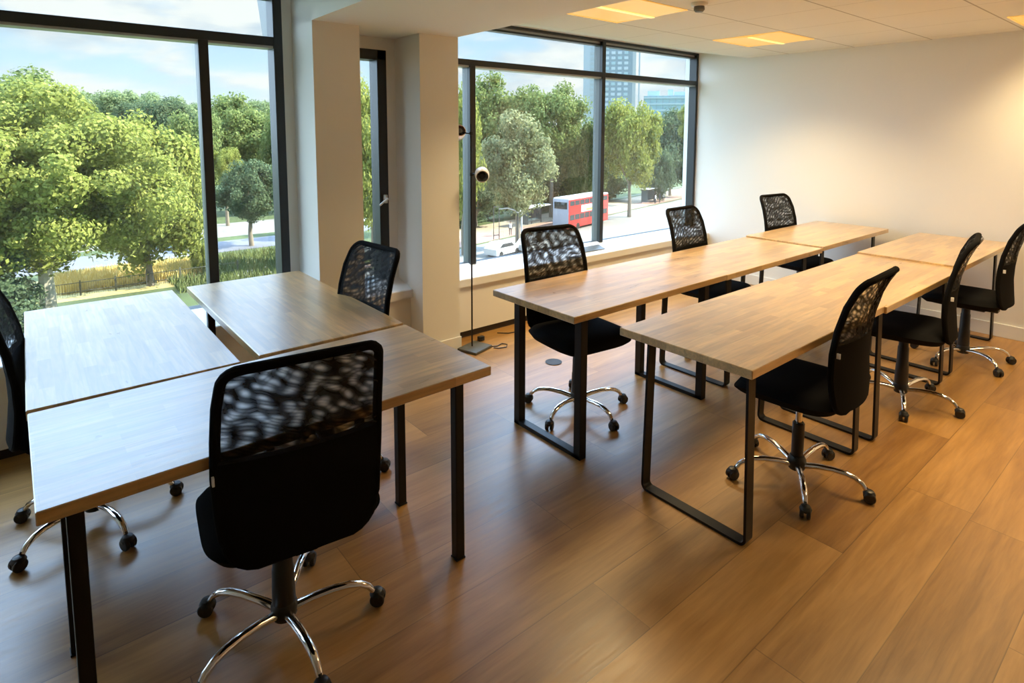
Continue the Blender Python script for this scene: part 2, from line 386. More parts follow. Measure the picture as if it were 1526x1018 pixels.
# windows: frame members, mullions and panes
def window(n, x0, x1, z0, z1, posts, rails, panes, edge=.055, d0=YW-.005, d1=3.96, label=''):
    w = sempty('window_%d' % n, label)
    f = MB()
    f.span(x0, x0+edge, d0, d1, z0, z1, .004); f.span(x1-edge, x1, d0, d1, z0, z1, .004)
    f.span(x0, x1, d0, d1, z1-edge, z1, .004); f.span(x0, x1, 3.885, d1, z0, z0+.03, .004)
    f.build('frame', 'frame_black', w, smooth=0)
    for (a, b, za, zb) in posts:
        p = MB().span(a, b, d0, 3.875, za, zb, .003).build('mullion', 'frame_black', w, smooth=0)
        q = MB().span(a+.004, b-.004, 3.875, 3.945, za, zb).build('mullion_web', 'frame_grey', p, smooth=0)
    for (a, b, za, zb) in rails:
        p = MB().span(a, b, d0+.002, 3.95, za+.006, zb, .003).build('transom', 'frame_black', w, smooth=0)
        MB().span(a, b, d0+.012, 3.95, za-.008, za+.006).build('transom_bead', 'alu', p, smooth=0)
    for (a, b, za, zb) in panes:
        MB().span(a, b, 3.915, 3.921, za, zb).build('pane', 'window_glass', w, smooth=0)
    return w
w = window(1, -2.2, 1.29, .50, 2.455, [(.812, .866, .5, 2.11), (-.80, -.745, .5, 2.11)], [(-2.17, 1.27, 2.105, 2.165)],
       [(-2.15, -.772, .51, 2.12), (-.772, .839, .51, 2.12), (.839, 1.26, .51, 2.12), (-2.15, 1.26, 2.12, 2.44)], label='black framed picture window behind the two long desks')
w = window(2, 1.68, 2.0, .50, 2.15, [], [], [(1.70, 1.98, .51, 2.13)], edge=.07, label='narrow black framed window between the pillars')
hdl = MB().box((1.966, YW-.02, 1.109), (.022, .03, .06), .004).tube([(1.966, YW-.035, 1.115), (1.966, YW-.06, 1.112), (1.93, YW-.065, 1.095), (1.90, YW-.06, 1.07)], .007, 8).tube([(1.966, YW-.04, 1.105), (1.995, YW-.05, 1.118)], .006, 8).build('handle', 'white_gloss', w)
tag(hdl, 'white window handle')
w = window(3, 2.40, XE, .50, 2.462, [(2.715, 2.770, .5, 2.10), (4.235, 4.282, .5, 2.43)], [(2.42, XE-.03, 2.094, 2.146)],
       [(2.42, 2.74, .51, 2.12), (2.74, 4.26, .51, 2.12), (4.26, XE-.03, .51, 2.12), (2.42, 4.26, 2.12, 2.45), (4.26, XE-.03, 2.12, 2.45)], edge=.034, d1=3.93, label='wide black framed window behind the row of desks')
MB().span(2.45, XE-.034, 3.86, 3.93, 2.392, 2.408).build('head_bead', 'frame_black', w, smooth=0)
MB().span(2.45, XE-.034, 3.87, 3.93, 2.408, 2.43).build('head_track', 'alu', w, smooth=0)
MB().span(2.378, XE, YW-.02, YW-.004, 2.447, 2.462).build('head_trim', 'white_gloss', w, smooth=0)

# ------------------------------------------------------------------ desks
DL, DW, DT, DH = 1.28, .61, .034, .75
def tabletop(parent, top=DH):
    return MB().box((0, 0, top-DT/2), (DL-.004, DW-.004, DT), .0025, seg=1).build('tabletop', 'desk_wood', parent, smooth=0)
def leg_post(parent, x, y, top, s=.036):
    m = MB().box((x, y, (top-DT)/2+.003), (s, s, top-DT-.006), .003); m.box((x, y, .003), (s+.004, s+.004, .006), .001)
    m.box((x, y, top-DT-.003), (.07, .07, .006))
    return m.build('leg', 'steel_black', parent, smooth=0)
def box_frame(parent, x, y0, y1, top, s=.044):
    z1 = top-DT; m = MB()
    m.span(x-s/2, x+s/2, y0, y0+s, 0, z1, .002); m.span(x-s/2, x+s/2, y1-s, y1, 0, z1, .002); m.span(x-s/2, x+s/2, y0+.002, y1-.002, 0, .022, .002)
    m.span(x-s/2, x+s/2, y0+.002, y1-.002, z1-.006, z1)
    return m.build('leg_frame', 'steel_black', parent, smooth=0)
def strap_frame(parent, x, y0, y1, top, s=.05, t=.011, splay=.016):
    """flat steel bar bent into a U with rounded lower corners"""
    z1 = top-DT; r = .03; m = MB()
    pts = [(y0+splay, z1)] + [(y0+r-r*math.cos(a), r-r*math.sin(a)) for a in [i*PI/12 for i in range(7)]]
    pts += [(y1-r+r*math.sin(a), r-r*math.cos(a)) for a in [i*PI/12 for i in range(7)]] + [(y1-splay, z1)]
    n = len(pts); outer, inner = [], []
    for i, p in enumerate(pts):
        a = Vector(pts[max(i-1, 0)]); b = Vector(pts[min(i+1, n-1)]); d = (b-a).normalized(); nn = Vector((-d.y, d.x))
        outer.append(tuple(p)); inner.append((p[0]+nn.x*t, p[1]+nn.y*t))
    poly = outer + inner[::-1]
    bm = m.bm
    A = [bm.verts.new((x-s/2, p[0], p[1])) for p in outer]; B = [bm.verts.new((x+s/2, p[0], p[1])) for p in outer]
    Ci = [bm.verts.new((x-s/2, p[0], p[1])) for p in inner]; D = [bm.verts.new((x+s/2, p[0], p[1])) for p in inner]
    for i in range(n-1):
        bm.faces.new((A[i], A[i+1], B[i+1], B[i])); bm.faces.new((Ci[i+1], Ci[i], D[i], D[i+1]))
        bm.faces.new((A[i+1], A[i], Ci[i], Ci[i+1])); bm.faces.new((B[i], B[i+1], D[i+1], D[i]))
    for i in (0, n-1): bm.faces.new((A[i], B[i], D[i], Ci[i]))
    m.span(x-s/2-.01, x+s/2+.01, y0+splay, y0+.09, z1-.005, z1); m.span(x-s/2-.01, x+s/2+.01, y1-.09, y1-splay, z1-.005, z1)
    return m.build('leg_frame', 'steel_black', parent, smooth=30)
DG = 'pale oak butcher block desks on black steel legs'
def desk(label, x0, y0, rz=0., kind='post', frames=None, top=DH, posts=None):
    """x0,y0 the low corner of the top; rz 0 along x, 90 along y"""
    cx, cy = (x0+DL/2, y0+DW/2) if rz == 0 else (x0+DW/2, y0+DL/2)
    t = thing('desk', label, 'desk', (cx, cy, 0), R(rz), DG)
    tabletop(t, top)
    if kind == 'post':
        for x, y in posts or [(x, y) for x in (-DL/2+.075, DL/2-.085) for y in (-DW/2+.10, DW/2-.085)]: leg_post(t, x, y, top)
    else:
        for fx, fk in frames:
            (box_frame if fk == 'box' else strap_frame)(t, fx-cx, -DW/2+.055, DW/2-.055, top)
    return t
# cluster by the picture window
desk('oak desk end-on to the big window, the one farther from the pillars', -.044, 2.245, 90, posts=[(-DL/2+.25, -.255), (-DL/2+.25, .2), (DL/2-.085, -.22), (DL/2-.085, .2)])
desk('oak desk end-on to the big window, beside the chair in front of the pillar', .633, 2.265, 90, posts=[(-DL/2+.25, -.2), (-DL/2+.25, .21), (DL/2-.085, -.2), (DL/2-.085, .21)])
t = desk('oak desk lying across the ends of the two window desks', -.036, 1.625, 0)
t.rotation_euler.z = R(.9)
# row along the wide window
desk('first oak desk of the window row, square tube legs, nearest the floor lamp', 1.877, 1.846, 0, 'f', [(2.005, 'box'), (3.035, 'box')])
desk('middle oak desk of the row along the wide window', 3.155, 1.846, 0, 'f', [(3.30, 'strap'), (4.31, 'strap')], top=.748)
desk('far oak desk of the window row, its end against the plain wall', 4.447, 1.846, 0, 'f', [(4.60, 'strap'), (5.60, 'strap')], top=.759)
# row nearer the room
desk('first oak desk of the inner row, bent flat bar legs, open floor at its end', 1.928, 1.016, 0, 'f', [(2.06, 'strap'), (3.075, 'strap')])
desk('middle oak desk of the inner row, away from the windows', 3.165, 1.005, 0, 'f', [(3.30, 'strap'), (4.37, 'strap')], top=.748)
desk('far oak desk of the inner row, its end against the plain wall', 4.435, 1.01, 0, 'f', [(4.60, 'strap'), (5.62, 'strap')], top=.759)

# ------------------------------------------------------------------ chairs
def back_y(z, u):
    """centre line of the backrest seen from the side, u in -1..1 across"""
    zs = [.44, .50, .60, .70, .80, .90, .97, 1.02]; ys = [-.240, -.232, -.222, -.224, -.238, -.265, -.295, -.325]
    return float(np.interp(z, zs, ys)) + .028*u*u
def half_w(z): return float(np.interp(z, [.44, .47, .55, .7, .85, .98, 1.02], [.165, .19, .208, .215, .212, .203, .195]))
def make_chair(label, base_ang, seat_turn=0.):
    t = thing('office_chair', label, 'chair', (0, 0, 0), 0, 'black mesh back swivel chairs')
    # five-star base
    hub = MB().lathe([(.02, .05), (.034, .055), (.040, .07), (.040, .098), (.034, .11), (.030, .118)], seg=20).build('hub', 'plastic_black', t)
    for k in range(5):
        a = base_ang + k*2*PI/5; c, s_ = math.cos(a), math.sin(a)
        prof = [(.03, .078, .0155), (.09, .092, .0145), (.15, .099, .0138), (.20, .098, .0132), (.235, .090, .0128), (.262, .074, .012), (.276, .054, .011)]
        lg = MB().tube([(c*r, s_*r, z) for r, z, _ in prof], [q for *_, q in prof], 12, flat=.85).build('base_leg', 'chrome', t)
        cm = MB(); ca = a + .9*((k*37 % 5)/5.-.4)
        ux, uy = math.cos(ca), math.sin(ca); px, py = -uy, ux
        X, Y = c*.292, s_*.292
        for sd in (-1, 1):
            rot = Matrix(((px, ux, 0), (py, uy, 0), (0, 0, 1))) @ Matrix(((0, 0, 1), (1, 0, 0), (0, 1, 0)))
            cm.lathe([(.010, -.008), (.021, -.008), (.024, -.005), (.024, .005), (.021, .008), (.010, .008)], (X+px*.013*sd, Y+py*.013*sd, .0245), 18, rot)
        cm.lathe([(.010, 0), (.023, .004), (.025, .014), (.018, .026), (.008, .03)], (X-ux*.002, Y-uy*.002, .026), 14)
        cm.tube([(X-.004*c, Y-.004*s_, .04), (c*.276, s_*.276, .062)], .007, 8)
        cm.build('caster', 'plastic_black', lg)
    return t
def finish_chair(t, turn, chrome_piston=False, lever=1, off=(0, 0)):
    """upper part, turned against the base"""
    T = Matrix.Rotation(turn, 4, 'Z')
    def bld(m, name, mat, parent=t, smooth=35):
        bmesh.ops.transform(m.bm, matrix=T, verts=m.bm.verts[:]); return m.build(name, mat, parent, smooth)
    if chrome_piston:
        bld(MB().lathe([(.025, .11), (.026, .115), (.026, .27), (.022, .275)]), 'gas_sleeve', 'plastic_black')
        bld(MB().lathe([(.014, .27), (.014, .395)]), 'gas_piston', 'chrome')
    else:
        bld(MB().lathe([(.033, .105), (.036, .112), (.033, .22), (.031, .225), (.029, .33), (.026, .335), (.025, .395)]), 'gas_sleeve', 'plastic_black')
    m = MB().box((0, -.01, .398), (.20, .22, .022), .006); m.box((0, -.13, .395), (.07, .10, .03), .006)
    mech = bld(m, 'tilt_mechanism', 'plastic_black')
    m = MB().tube([(.08*lever, .02, .395), (.17*lever, .03, .385), (.215*lever, .035, .368)], .005, 8); m.tube([(.205*lever, .034, .372), (.25*lever, .038, .35)], [.008, .011], 10)
    lv = m.build('height_lever', 'plastic_black', None)
    lv.data.transform(T); lv.parent = mech
    T = Matrix.Translation((off[0], off[1], 0)) @ T
    # seat: rounded, domed cushion with falling front edge
    m = MB(); bm = m.bm; nu, nv = 22, 22
    def seat_pt(u, v, top):
        # superellipse outline
        q = 4.5; L = (abs(u)**q + abs(v)**q)**(1/q); k = max(abs(u), abs(v))
        f = (k/L) if L > 1e-6 else 1
        x, y = u*f*.248, v*f*.228 + .01
        e = min(1, k); edge = math.sqrt(max(0, 1-e**6))
        z = .452 + (.040*edge if top else -.042*edge)
        if v > .5: z -= .035*(v-.5)**2*4*(.6 if top else .3)
        if top: z += .006*abs(u)**2 - .008*(1-k)
        return (x, y, z)
    G = {}
    for top in (1, 0):
        for i in range(nu+1):
            for j in range(nv+1):
                if not top and (i in (0, nu) or j in (0, nv)): G[0, i, j] = G[1, i, j]; continue
                G[top, i, j] = bm.verts.new(seat_pt(2*i/nu-1, 2*j/nv-1, top))
    for top in (1, 0):
        for i in range(nu):
            for j in range(nv):
                f = (G[top, i, j], G[top, i+1, j], G[top, i+1, j+1], G[top, i, j+1]); bm.faces.new(f if top else f[::-1])
    bld(m, 'seat', 'fabric_black', smooth=60)
    # backrest
    def bp(u, z, off=0.): return (u*half_w(z), back_y(z, u)+off, z)
    loop = []
    zb, zt = .445, 1.012
    rc = .05
    outline = []
    def corner(cu, cz, su, sz, a0, a1):
        for i in range(6):
            a = a0 + (a1-a0)*i/5; outline.append((cu*half_w(cz) + rc*math.cos(a), cz + rc*math.sin(a)))
    hw = lambda z: half_w(z)
    # corners in (x,z)
    for (x, z, a0) in ((hw(.99)-rc, zt-rc, 0), (-(hw(.99)-rc), zt-rc, PI/2)):
        for i in range(6): a = a0+PI/2*i/5; outline.append((x+rc*math.cos(a), z+rc*math.sin(a)))
    for z in (.90, .80, .70, .60, .53): outline.append((-hw(z), z))
    rb = .07
    for (x, z, a0) in ((-(hw(.50)-rb), zb+rb, PI), (hw(.50)-rb, zb+rb, 1.5*PI)):
        for i in range(6): a = a0+PI/2*i/5; outline.append((x+rb*math.cos(a), z+rb*math.sin(a)))
    for z in (.53, .60, .70, .80, .90): outline.append((hw(z), z))
    pts = [(x, back_y(z, x/max(hw(z), .01)), z) for x, z in outline]
    back = bld(MB().tube(pts, .0135, 10, closed=True), 'backrest_frame', 'fabric_black')
    def sheet(z0, z1, thick, name, mat, nz_, off, second=None):
        m = MB(); bm = m.bm; nx = 16; zs = [z0+(z1-z0)*j/nz_ for j in range(nz_+1)]
        def wid(z):
            w = hw(z)
            if z > zt-rc: w = hw(.99)-rc+math.sqrt(max(0, rc*rc-(z-zt+rc)**2))
            if z < zb+rb: w = hw(.50)-rb+math.sqrt(max(0, rb*rb-(zb+rb-z)**2))
            return w
        ul = bm.loops.layers.uv.new('UVMap')
        def layer(o):
            g = [[bm.verts.new(((2*i/nx-1)*wid(z), back_y(z, (2*i/nx-1)*wid(z)/hw(z))+o, z)) for i in range(nx+1)] for z in zs]
            for j in range(nz_):
                for i in range(nx):
                    f = bm.faces.new((g[j][i], g[j][i+1], g[j+1][i+1], g[j+1][i]))
                    for l, (a, b) in zip(f.loops, ((i, j), (i+1, j), (i+1, j+1), (i, j+1))): l[ul].uv = (a/nx*.43, zs[b])
            return g
        A = layer(off)
        if second is not None: layer(second)
        if thick:
            B = layer(off-thick); n1 = nx; n2 = nz_
            bd = [(j, 0) for j in range(n2)] + [(n2, i) for i in range(n1)] + [(j, n1) for j in range(n2, 0, -1)] + [(0, i) for i in range(n1, 0, -1)]
            for q in range(len(bd)):
                a, b = bd[q], bd[(q+1) % len(bd)]
                try: bm.faces.new((A[a[0]][a[1]], A[b[0]][b[1]], B[b[0]][b[1]], B[a[0]][a[1]]))
                except ValueError: pass
        return bld(m, name, mat, back, 60)
    sheet(.735, zt-.002, 0, 'mesh_panel', 'mesh_fabric', 18, .011, -.011)
    sheet(zb+.002, .74, .026, 'lower_back_panel', 'fabric_black', 12, .014)
    m = MB(); m.box((0, -.17, .428), (.06, .10, .012), .003); m.tube([(0, -.19, .428), (0, -.208, .44), (0, -.206, .50), (0, -.204, .54)], .018, 10, flat=.5)
    bld(m, 'back_bracket', 'fabric_black', back)
    m = MB().box((-.222, -.222, .705), (.006, .014, .022), .001)
    tg = bld(m, 'label_tag', 'tag_white', back, 0); tag(tg, 'small white tag on the backrest edge')
CH = []
def chair(label, x, y, base_deg, turn_deg, piston=False, lever=1, off=(0, 0)):
    t = make_chair(label, R(base_deg)); finish_chair(t, R(turn_deg), piston, lever, off); t.location = (x, y, 0); CH.append(t)
chair('black mesh chair at the desk lying across the two window desks', .549, 1.807, -17, -7, off=(.016, -.037))
chair('black mesh chair at the long side of the desk farthest from the pillars', .136, 2.851, -2, -93)
chair('black mesh chair in front of the pillar, tucked under the window desk', 1.04, 2.66, 20, 96)
chair('black mesh chair at the first desk of the window row, near the floor lamp', 2.358, 2.285, 50, 173, lever=-1)
chair('black mesh chair at the middle desk of the window row, window behind it', 3.82, 2.34, 35, 182, lever=-1)
chair('black mesh chair at the far desk of the window row, wall corner behind it', 5.22, 2.36, 35, 172, lever=-1)
chair('black mesh chair with bare chrome piston, at the first inner desk', 2.645, 1.165, -4, 3, True)
chair('black mesh chair at the middle desk of the inner row', 3.93, 1.15, -15, 11)
chair('black mesh chair at the far inner desk, beside the plain wall', 4.99, 1.10, 18, 2)

# ------------------------------------------------------------------ floor lamp and small things
t = thing('floor_lamp', 'slim black floor lamp with two small heads beside the pillar', 'lamp', (2.45, 3.45, 0))
MB().box((.01, -.02, .011), (.20, .17, .022), .006, rot=(0, 0, .3)).build('base', 'lamp_base', t)
MB().tube([(0, 0, .02), (0, 0, .8), (0, 0, 1.64)], .0058, 10).build('pole', 'steel_black', t)
def lamp_head(z, dx, dy, aim, mat, s=1.):
    a = MB().tube([(0, 0, z), (dx*.5, dy*.5, z+.002), (dx*.8, dy*.8, z+.004)], .0055, 8); a.box((0, 0, z), (.02, .02, .03), .004)
    arm = a.build('arm', 'steel_black', t)
    d = Vector(aim).normalized(); q = Vector((0, 0, -1)).rotation_difference(d).to_matrix()
    prof = [(.004, .078), (.024, .072), (.040, .055), (.049, .03), (.052, 0), (.050, -.03), (.044, -.050), (.040, -.050), (.043, -.03), (.040, .0), (.02, .03), (.004, .034)]
    h = MB().lathe([(r*s, zz*s) for r, zz in prof], (dx, dy, z), 24, q).build('lamp_shade', mat, t, 50)
    MB().lathe([(.004, -.048), (.020, -.046), (.027, -.03), (.025, .0), (.012, .02), (.004, .022)], (dx, dy, z), 18, q).build('bulb_cap', 'plastic_black', h)
lamp_head(1.285, .04, -.075, (-.5, -.75, -.22), 'lamp_shade')
lamp_head(1.575, -.035, .11, (-.25, -.75, .35), 'lamp_copper')
tag(MB().lathe([(.002, 0), (.055, 0), (.058, .004), (.05, .006), (.046, .0045), (.002, .0045)], (2.738, 2.885, 0), 28).build('floor_socket', 'grommet_dark'), 'round dark floor socket lid set in the planks', 'floor socket')
tag(MB().box((2.60, 3.545, .02), (.05, .035, .034), .006).tube([(2.60, 3.527, .02), (2.60, 3.515, .02)], .006, 8).build('power_plug', 'plastic_black'), 'small black plug lying beside the floor lamp base', 'plug')
tag(MB().tube([(2.57, 3.40, .004), (2.62, 3.37, .004), (2.68, 3.39, .004), (2.70, 3.35, .004), (2.66, 3.31, .004), (2.60, 3.33, .004), (2.58, 3.36, .004)], .0038, 8).build('extension_cable', 'plastic_black'), 'thin dark cord looped on the floor by the lamp', 'cord')
tag(MB().tube([(2.80, 3.60, .004), (2.86, 3.54, .004), (2.95, 3.52, .004), (3.02, 3.56, .004), (3.05, 3.62, .004)], .0038, 8).build('extension_cable', 'plastic_black'), 'thin dark cord curving along the foot of the window casing', 'cord')
tag(MB().prism([(3.70, .4905), (3.785, .5155), (3.785, .5205), (3.70, .4955)], 0, 3.90, 4.165).build('mullion_shadow_strip', 'frame_grey', smooth=0), 'flat grey strip drawn as the mullion shadow on the white window sill', 'shadow_strip')  # added strip stands in for the mullion's shadow on the sill
t = thing('smoke_detector', 'round white detector with slotted collar on the tile ceiling', 'detector', (3.138, 2.085, CEIL))
MB().lathe([(.002, 0), (.048, 0), (.05, -.012), (.044, -.02), (.002, -.02)], seg=24).build('base', 'white_gloss', t)
MB().lathe([(.03, -.02), (.032, -.04), (.022, -.052), (.002, -.054)], seg=20).build('sensor', 'frame_grey', t)
# ceiling lights
LG = 'recessed square ceiling lights with warm diffusers'
def luminaire(x, y, label, dim=1.):
    s = .57; t = thing('ceiling_light', label, 'ceiling light', (x, y, CEIL), 0, LG)
    m = MB()
    for a, b, c_, d in ((-s/2, s/2, -s/2, -s/2+.012), (-s/2, s/2, s/2-.012, s/2), (-s/2, -s/2+.012, -s/2, s/2), (s/2-.012, s/2, -s/2, s/2)): m.span(a, b, c_, d, -.006, 0)
    m.build('frame', 'diffuser_warm', t, smooth=0)
    m = MB(); h = s/2-.012
    m.prism([(-h, -.002), (-.06, -.012), (.0, -.012), (.16, -.004), (h, -.002), (h, 0), (-h, 0)], 0, -h, h)
    m.build('diffuser', 'diffuser_warm', t, smooth=0)
    MB().box((0, -.03, -.014), (2*h, .03, .008), .003).build('lamp_tube', 'tube_warm', t, smooth=0)
    L = bpy.data.lights.new('ceiling_light_lamp', 'AREA'); L.shape = 'SQUARE'; L.size = .5; L.energy = LAMP_W*dim; L.color = (1, .74, .38); L.spread = R(118)
    o = bpy.data.objects.new('ceiling_light_lamp', L); COL.objects.link(o); o.parent = t; o.location = (0, 0, -.018)
    return t
LAMP_W = 10.5
luminaire(2.965, 2.528, 'square warm light panel in the ceiling beside the lowered bulkhead')
luminaire(4.745, 2.54, 'square warm light panel in the ceiling towards the window corner')
luminaire(5.33, .735, 'square warm light panel in the ceiling close to the end wall', .6)
for i, (x, y) in enumerate(((3.54, .735), (3.54, -1.04), (5.33, -1.04))):
    luminaire(x, y, ['square warm light panel above the middle of the inner desk row', 'square warm light panel over the open floor behind the desks', 'square warm light panel over the empty far corner'][i])
t = MB().prism([(1.385, 2.17), (1.43, 2.17), (1.44, 3.0), (1.29, 3.0)], 1, 4.1, 4.5).build('facade_bracket', 'frame_grey', smooth=0)
tag(t, 'grey tapering metal bracket outside the top corner of the big window', 'bracket')

# ------------------------------------------------------------------ outside
G = -11.4
def slab(name, poly, z, mat, label=None):
    me = bpy.data.meshes.new(name); n = len(poly); me.from_pydata([(x, y, z) for x, y in poly], [], [tuple(range(n))]); me.materials.append(MATS[mat])
    return struct(link(name, me), label)
slab('ground', [(-250, -60), (500, -60), (500, 500), (-250, 500)], G, 'lawn', 'park lawn below the windows')
cu, su = math.cos(R(12.7)), math.sin(R(12.7))
def rd(u, v): return (u*cu - v*su, u*su + v*cu)
def band(name, u0, u1, v0, v1, z, mat, label): slab(name, [rd(u0, v0), rd(u1, v0), rd(u1, v1), rd(u0, v1)], z, mat, label)
band('road', 26, 260, 22, 44.5, G+.02, 'asphalt', 'pale sunlit road with the bus')
band('road_lane', 26, 260, 45, 48.3, G+.03, 'asphalt_red', 'reddish lane along the far side of the road')
band('pavement', 26, 260, 48.3, 53.5, G+.04, 'paving_tan', 'tan pavement beyond the road')
slab('path', [(-40, 66.8), (30, 69), (40, 76), (-40, 74)], G+.02, 'path_grey', 'grey park path')
slab('path_verge', [(-40, 77.5), (45, 78.5), (50, 90), (-40, 90)], G+.02, 'path_pale', 'pale sunlit strip beyond the park path')
slab('ground_meadow', [(-6, 56), (16, 55.5), (18, 65.5), (-6, 65)], G+.015, 'dry_ground', 'dry yellow meadow')

rng = np.random.default_rng(5)
def blades(name, x0, x1, y0, y1, n, h, mat, label, cat):
    xs = rng.uniform(x0, x1, n); ys = rng.uniform(y0, y1, n); hs = h*rng.uniform(.5, 1.2, n); an = rng.uniform(0, 2*PI, n); w = h*.09
    V = np.zeros((n*3, 3)); dx, dy = np.cos(an)*w, np.sin(an)*w; lean = rng.normal(0, .22*h, (n, 2))
    V[0::3] = np.c_[xs-dx, ys-dy, np.full(n, G)]; V[1::3] = np.c_[xs+dx, ys+dy, np.full(n, G)]; V[2::3] = np.c_[xs+lean[:, 0], ys+lean[:, 1], G+hs]
    me = bpy.data.meshes.new(name); me.from_pydata(V.tolist(), [], np.arange(n*3).reshape(-1, 3).tolist()); me.materials.append(MATS[mat])
    return tag(link(name, me), label, cat, kind='stuff')
blades('dry_grass', 1.5, 13, 58.2, 65.5, 9000, .75, 'dry_blade', 'tall dry yellow grass behind the park railing', 'grass')
blades('long_grass', 9, 27, 53, 66, 9000, .7, 'green_blade', 'long green grass in front of the park path', 'grass')

def crown_mesh(name, rx, rz, n, leaf, seed, mat, nb=70, br=(.16, .32), shell=(.40, .88), taper=0.):
    g = np.random.default_rng(seed)
    d = g.normal(size=(nb, 3)); d /= np.linalg.norm(d, axis=1)[:, None]
    rad = g.uniform(*shell, nb); c = d*rad[:, None]; b = g.uniform(*br, nb)
    lim = 1.0 - rad; b = np.minimum(b, lim+.14)
    per = (b**2/np.sum(b**2)*n).astype(int)
    P, Nn = [], []
    for i in range(nb):
        q = g.normal(size=(per[i], 3)); q /= np.linalg.norm(q, axis=1)[:, None]
        P.append(c[i] + q*b[i]*g.uniform(.55, 1.12, per[i])[:, None]); Nn.append(q + c[i]*.4 + g.normal(size=q.shape)*.55)
    P = np.concatenate(P); Nn = np.concatenate(Nn); Nn /= np.linalg.norm(Nn, axis=1)[:, None]
    if taper: f = 1 - taper*(P[:, 2:3]*.5+.5); P[:, :2] *= f
    P = P*np.array([rx, rx, rz])
    k = len(P); t = np.cross(Nn, g.normal(size=Nn.shape)); t /= np.linalg.norm(t, axis=1)[:, None]; s = np.cross(Nn, t)
    sz = leaf*g.uniform(.6, 1.35, k)[:, None]
    V = np.empty((k*4, 3)); V[0::4] = P - t*sz; V[1::4] = P - s*sz*.62; V[2::4] = P + t*sz; V[3::4] = P + s*sz*.62
    F = np.arange(k*4).reshape(-1, 4)
    # inner boughs so that the crown is not see-through
    bm = bmesh.new(); bmesh.ops.create_icosphere(bm, subdivisions=2, radius=1.); bm.verts.ensure_lookup_table()
    iv = np.array([v.co[:] for v in bm.verts]); fi = np.array([[v.index for v in f.verts] for f in bm.faces]); bm.free()
    CV = []; CF = []; o = k*4
    for i in range(nb):
        if b[i] < .2: continue
        w = c[i] + iv*b[i]*.45*(1+.15*g.normal(size=(len(iv), 1)))
        if taper: w[:, :2] *= 1 - taper*(w[:, 2:3]*.5+.5)
        CV.append(w*np.array([rx, rx, rz])); CF.append(fi+o); o += len(iv)
    V = np.concatenate([V]+CV); CF = np.concatenate(CF)
    me = bpy.data.meshes.new(name)
    nv, nq, ntri = len(V), len(F), len(CF)
    me.vertices.add(nv); me.vertices.foreach_set('co', V.ravel())
    me.loops.add(nq*4+ntri*3); me.loops.foreach_set('vertex_index', np.concatenate([F.ravel(), CF.ravel()]).astype(np.int32))
    me.polygons.add(nq+ntri); me.polygons.foreach_set('loop_start', np.concatenate([np.arange(nq)*4, nq*4+np.arange(ntri)*3]).astype(np.int32))
    me.update(calc_edges=True); me.validate(); me.materials.append(MATS[mat])
    return me
CROWNS = {}
def crown(kind, shape):
    key = (kind, shape)
    if key not in CROWNS:
        sd = abs(hash(kind+str(shape))) % 1
        seed = {'yel': 1, 'mid': 2, 'olive': 3, 'dark': 4, 'far': 5}[kind]*10 + shape
        CROWNS[key] = crown_mesh('foliage', 1., 1., 22000, .034, seed, 'leaf_'+kind)
    return CROWNS[key]
def trunk_mesh(h, top, r, seed, forks=3):
    g = random.Random(seed); m = MB()
    m.tube([(0, 0, -.05), (g.uniform(-.1, .1), g.uniform(-.1, .1), h*.5), (g.uniform(-.2, .2), g.uniform(-.2, .2), h)], [r*1.25, r, r*.82], 10)
    for i in range(forks):
        a = 2*PI*i/forks + g.random(); l = top-h
        m.tube([(0, 0, h*.93), (math.cos(a)*l*.22, math.sin(a)*l*.22, h+l*.4), (math.cos(a)*l*.45, math.sin(a)*l*.45, h+l*.9)], [r*.6, r*.4, r*.15], 7)
    return m
def tree(x, y, z, rx, rz, kind, label, group=None, shape=0, bark='bark', turn=0., r=None, own=None):
    t = thing('tree', label, 'tree', (x, y, G), turn, group)
    fo = link('crown', own or crown(kind, shape), t); fo.location = (0, 0, z-G)
    if not own: fo.scale = (rx, rx, rz)
    base = max(.8, z-G-rz*.8)
    trunk_mesh(base, z-G+rz*.2, r or (.16+.02*rx), int(x*10)).build('trunk', bark, t)
    return t
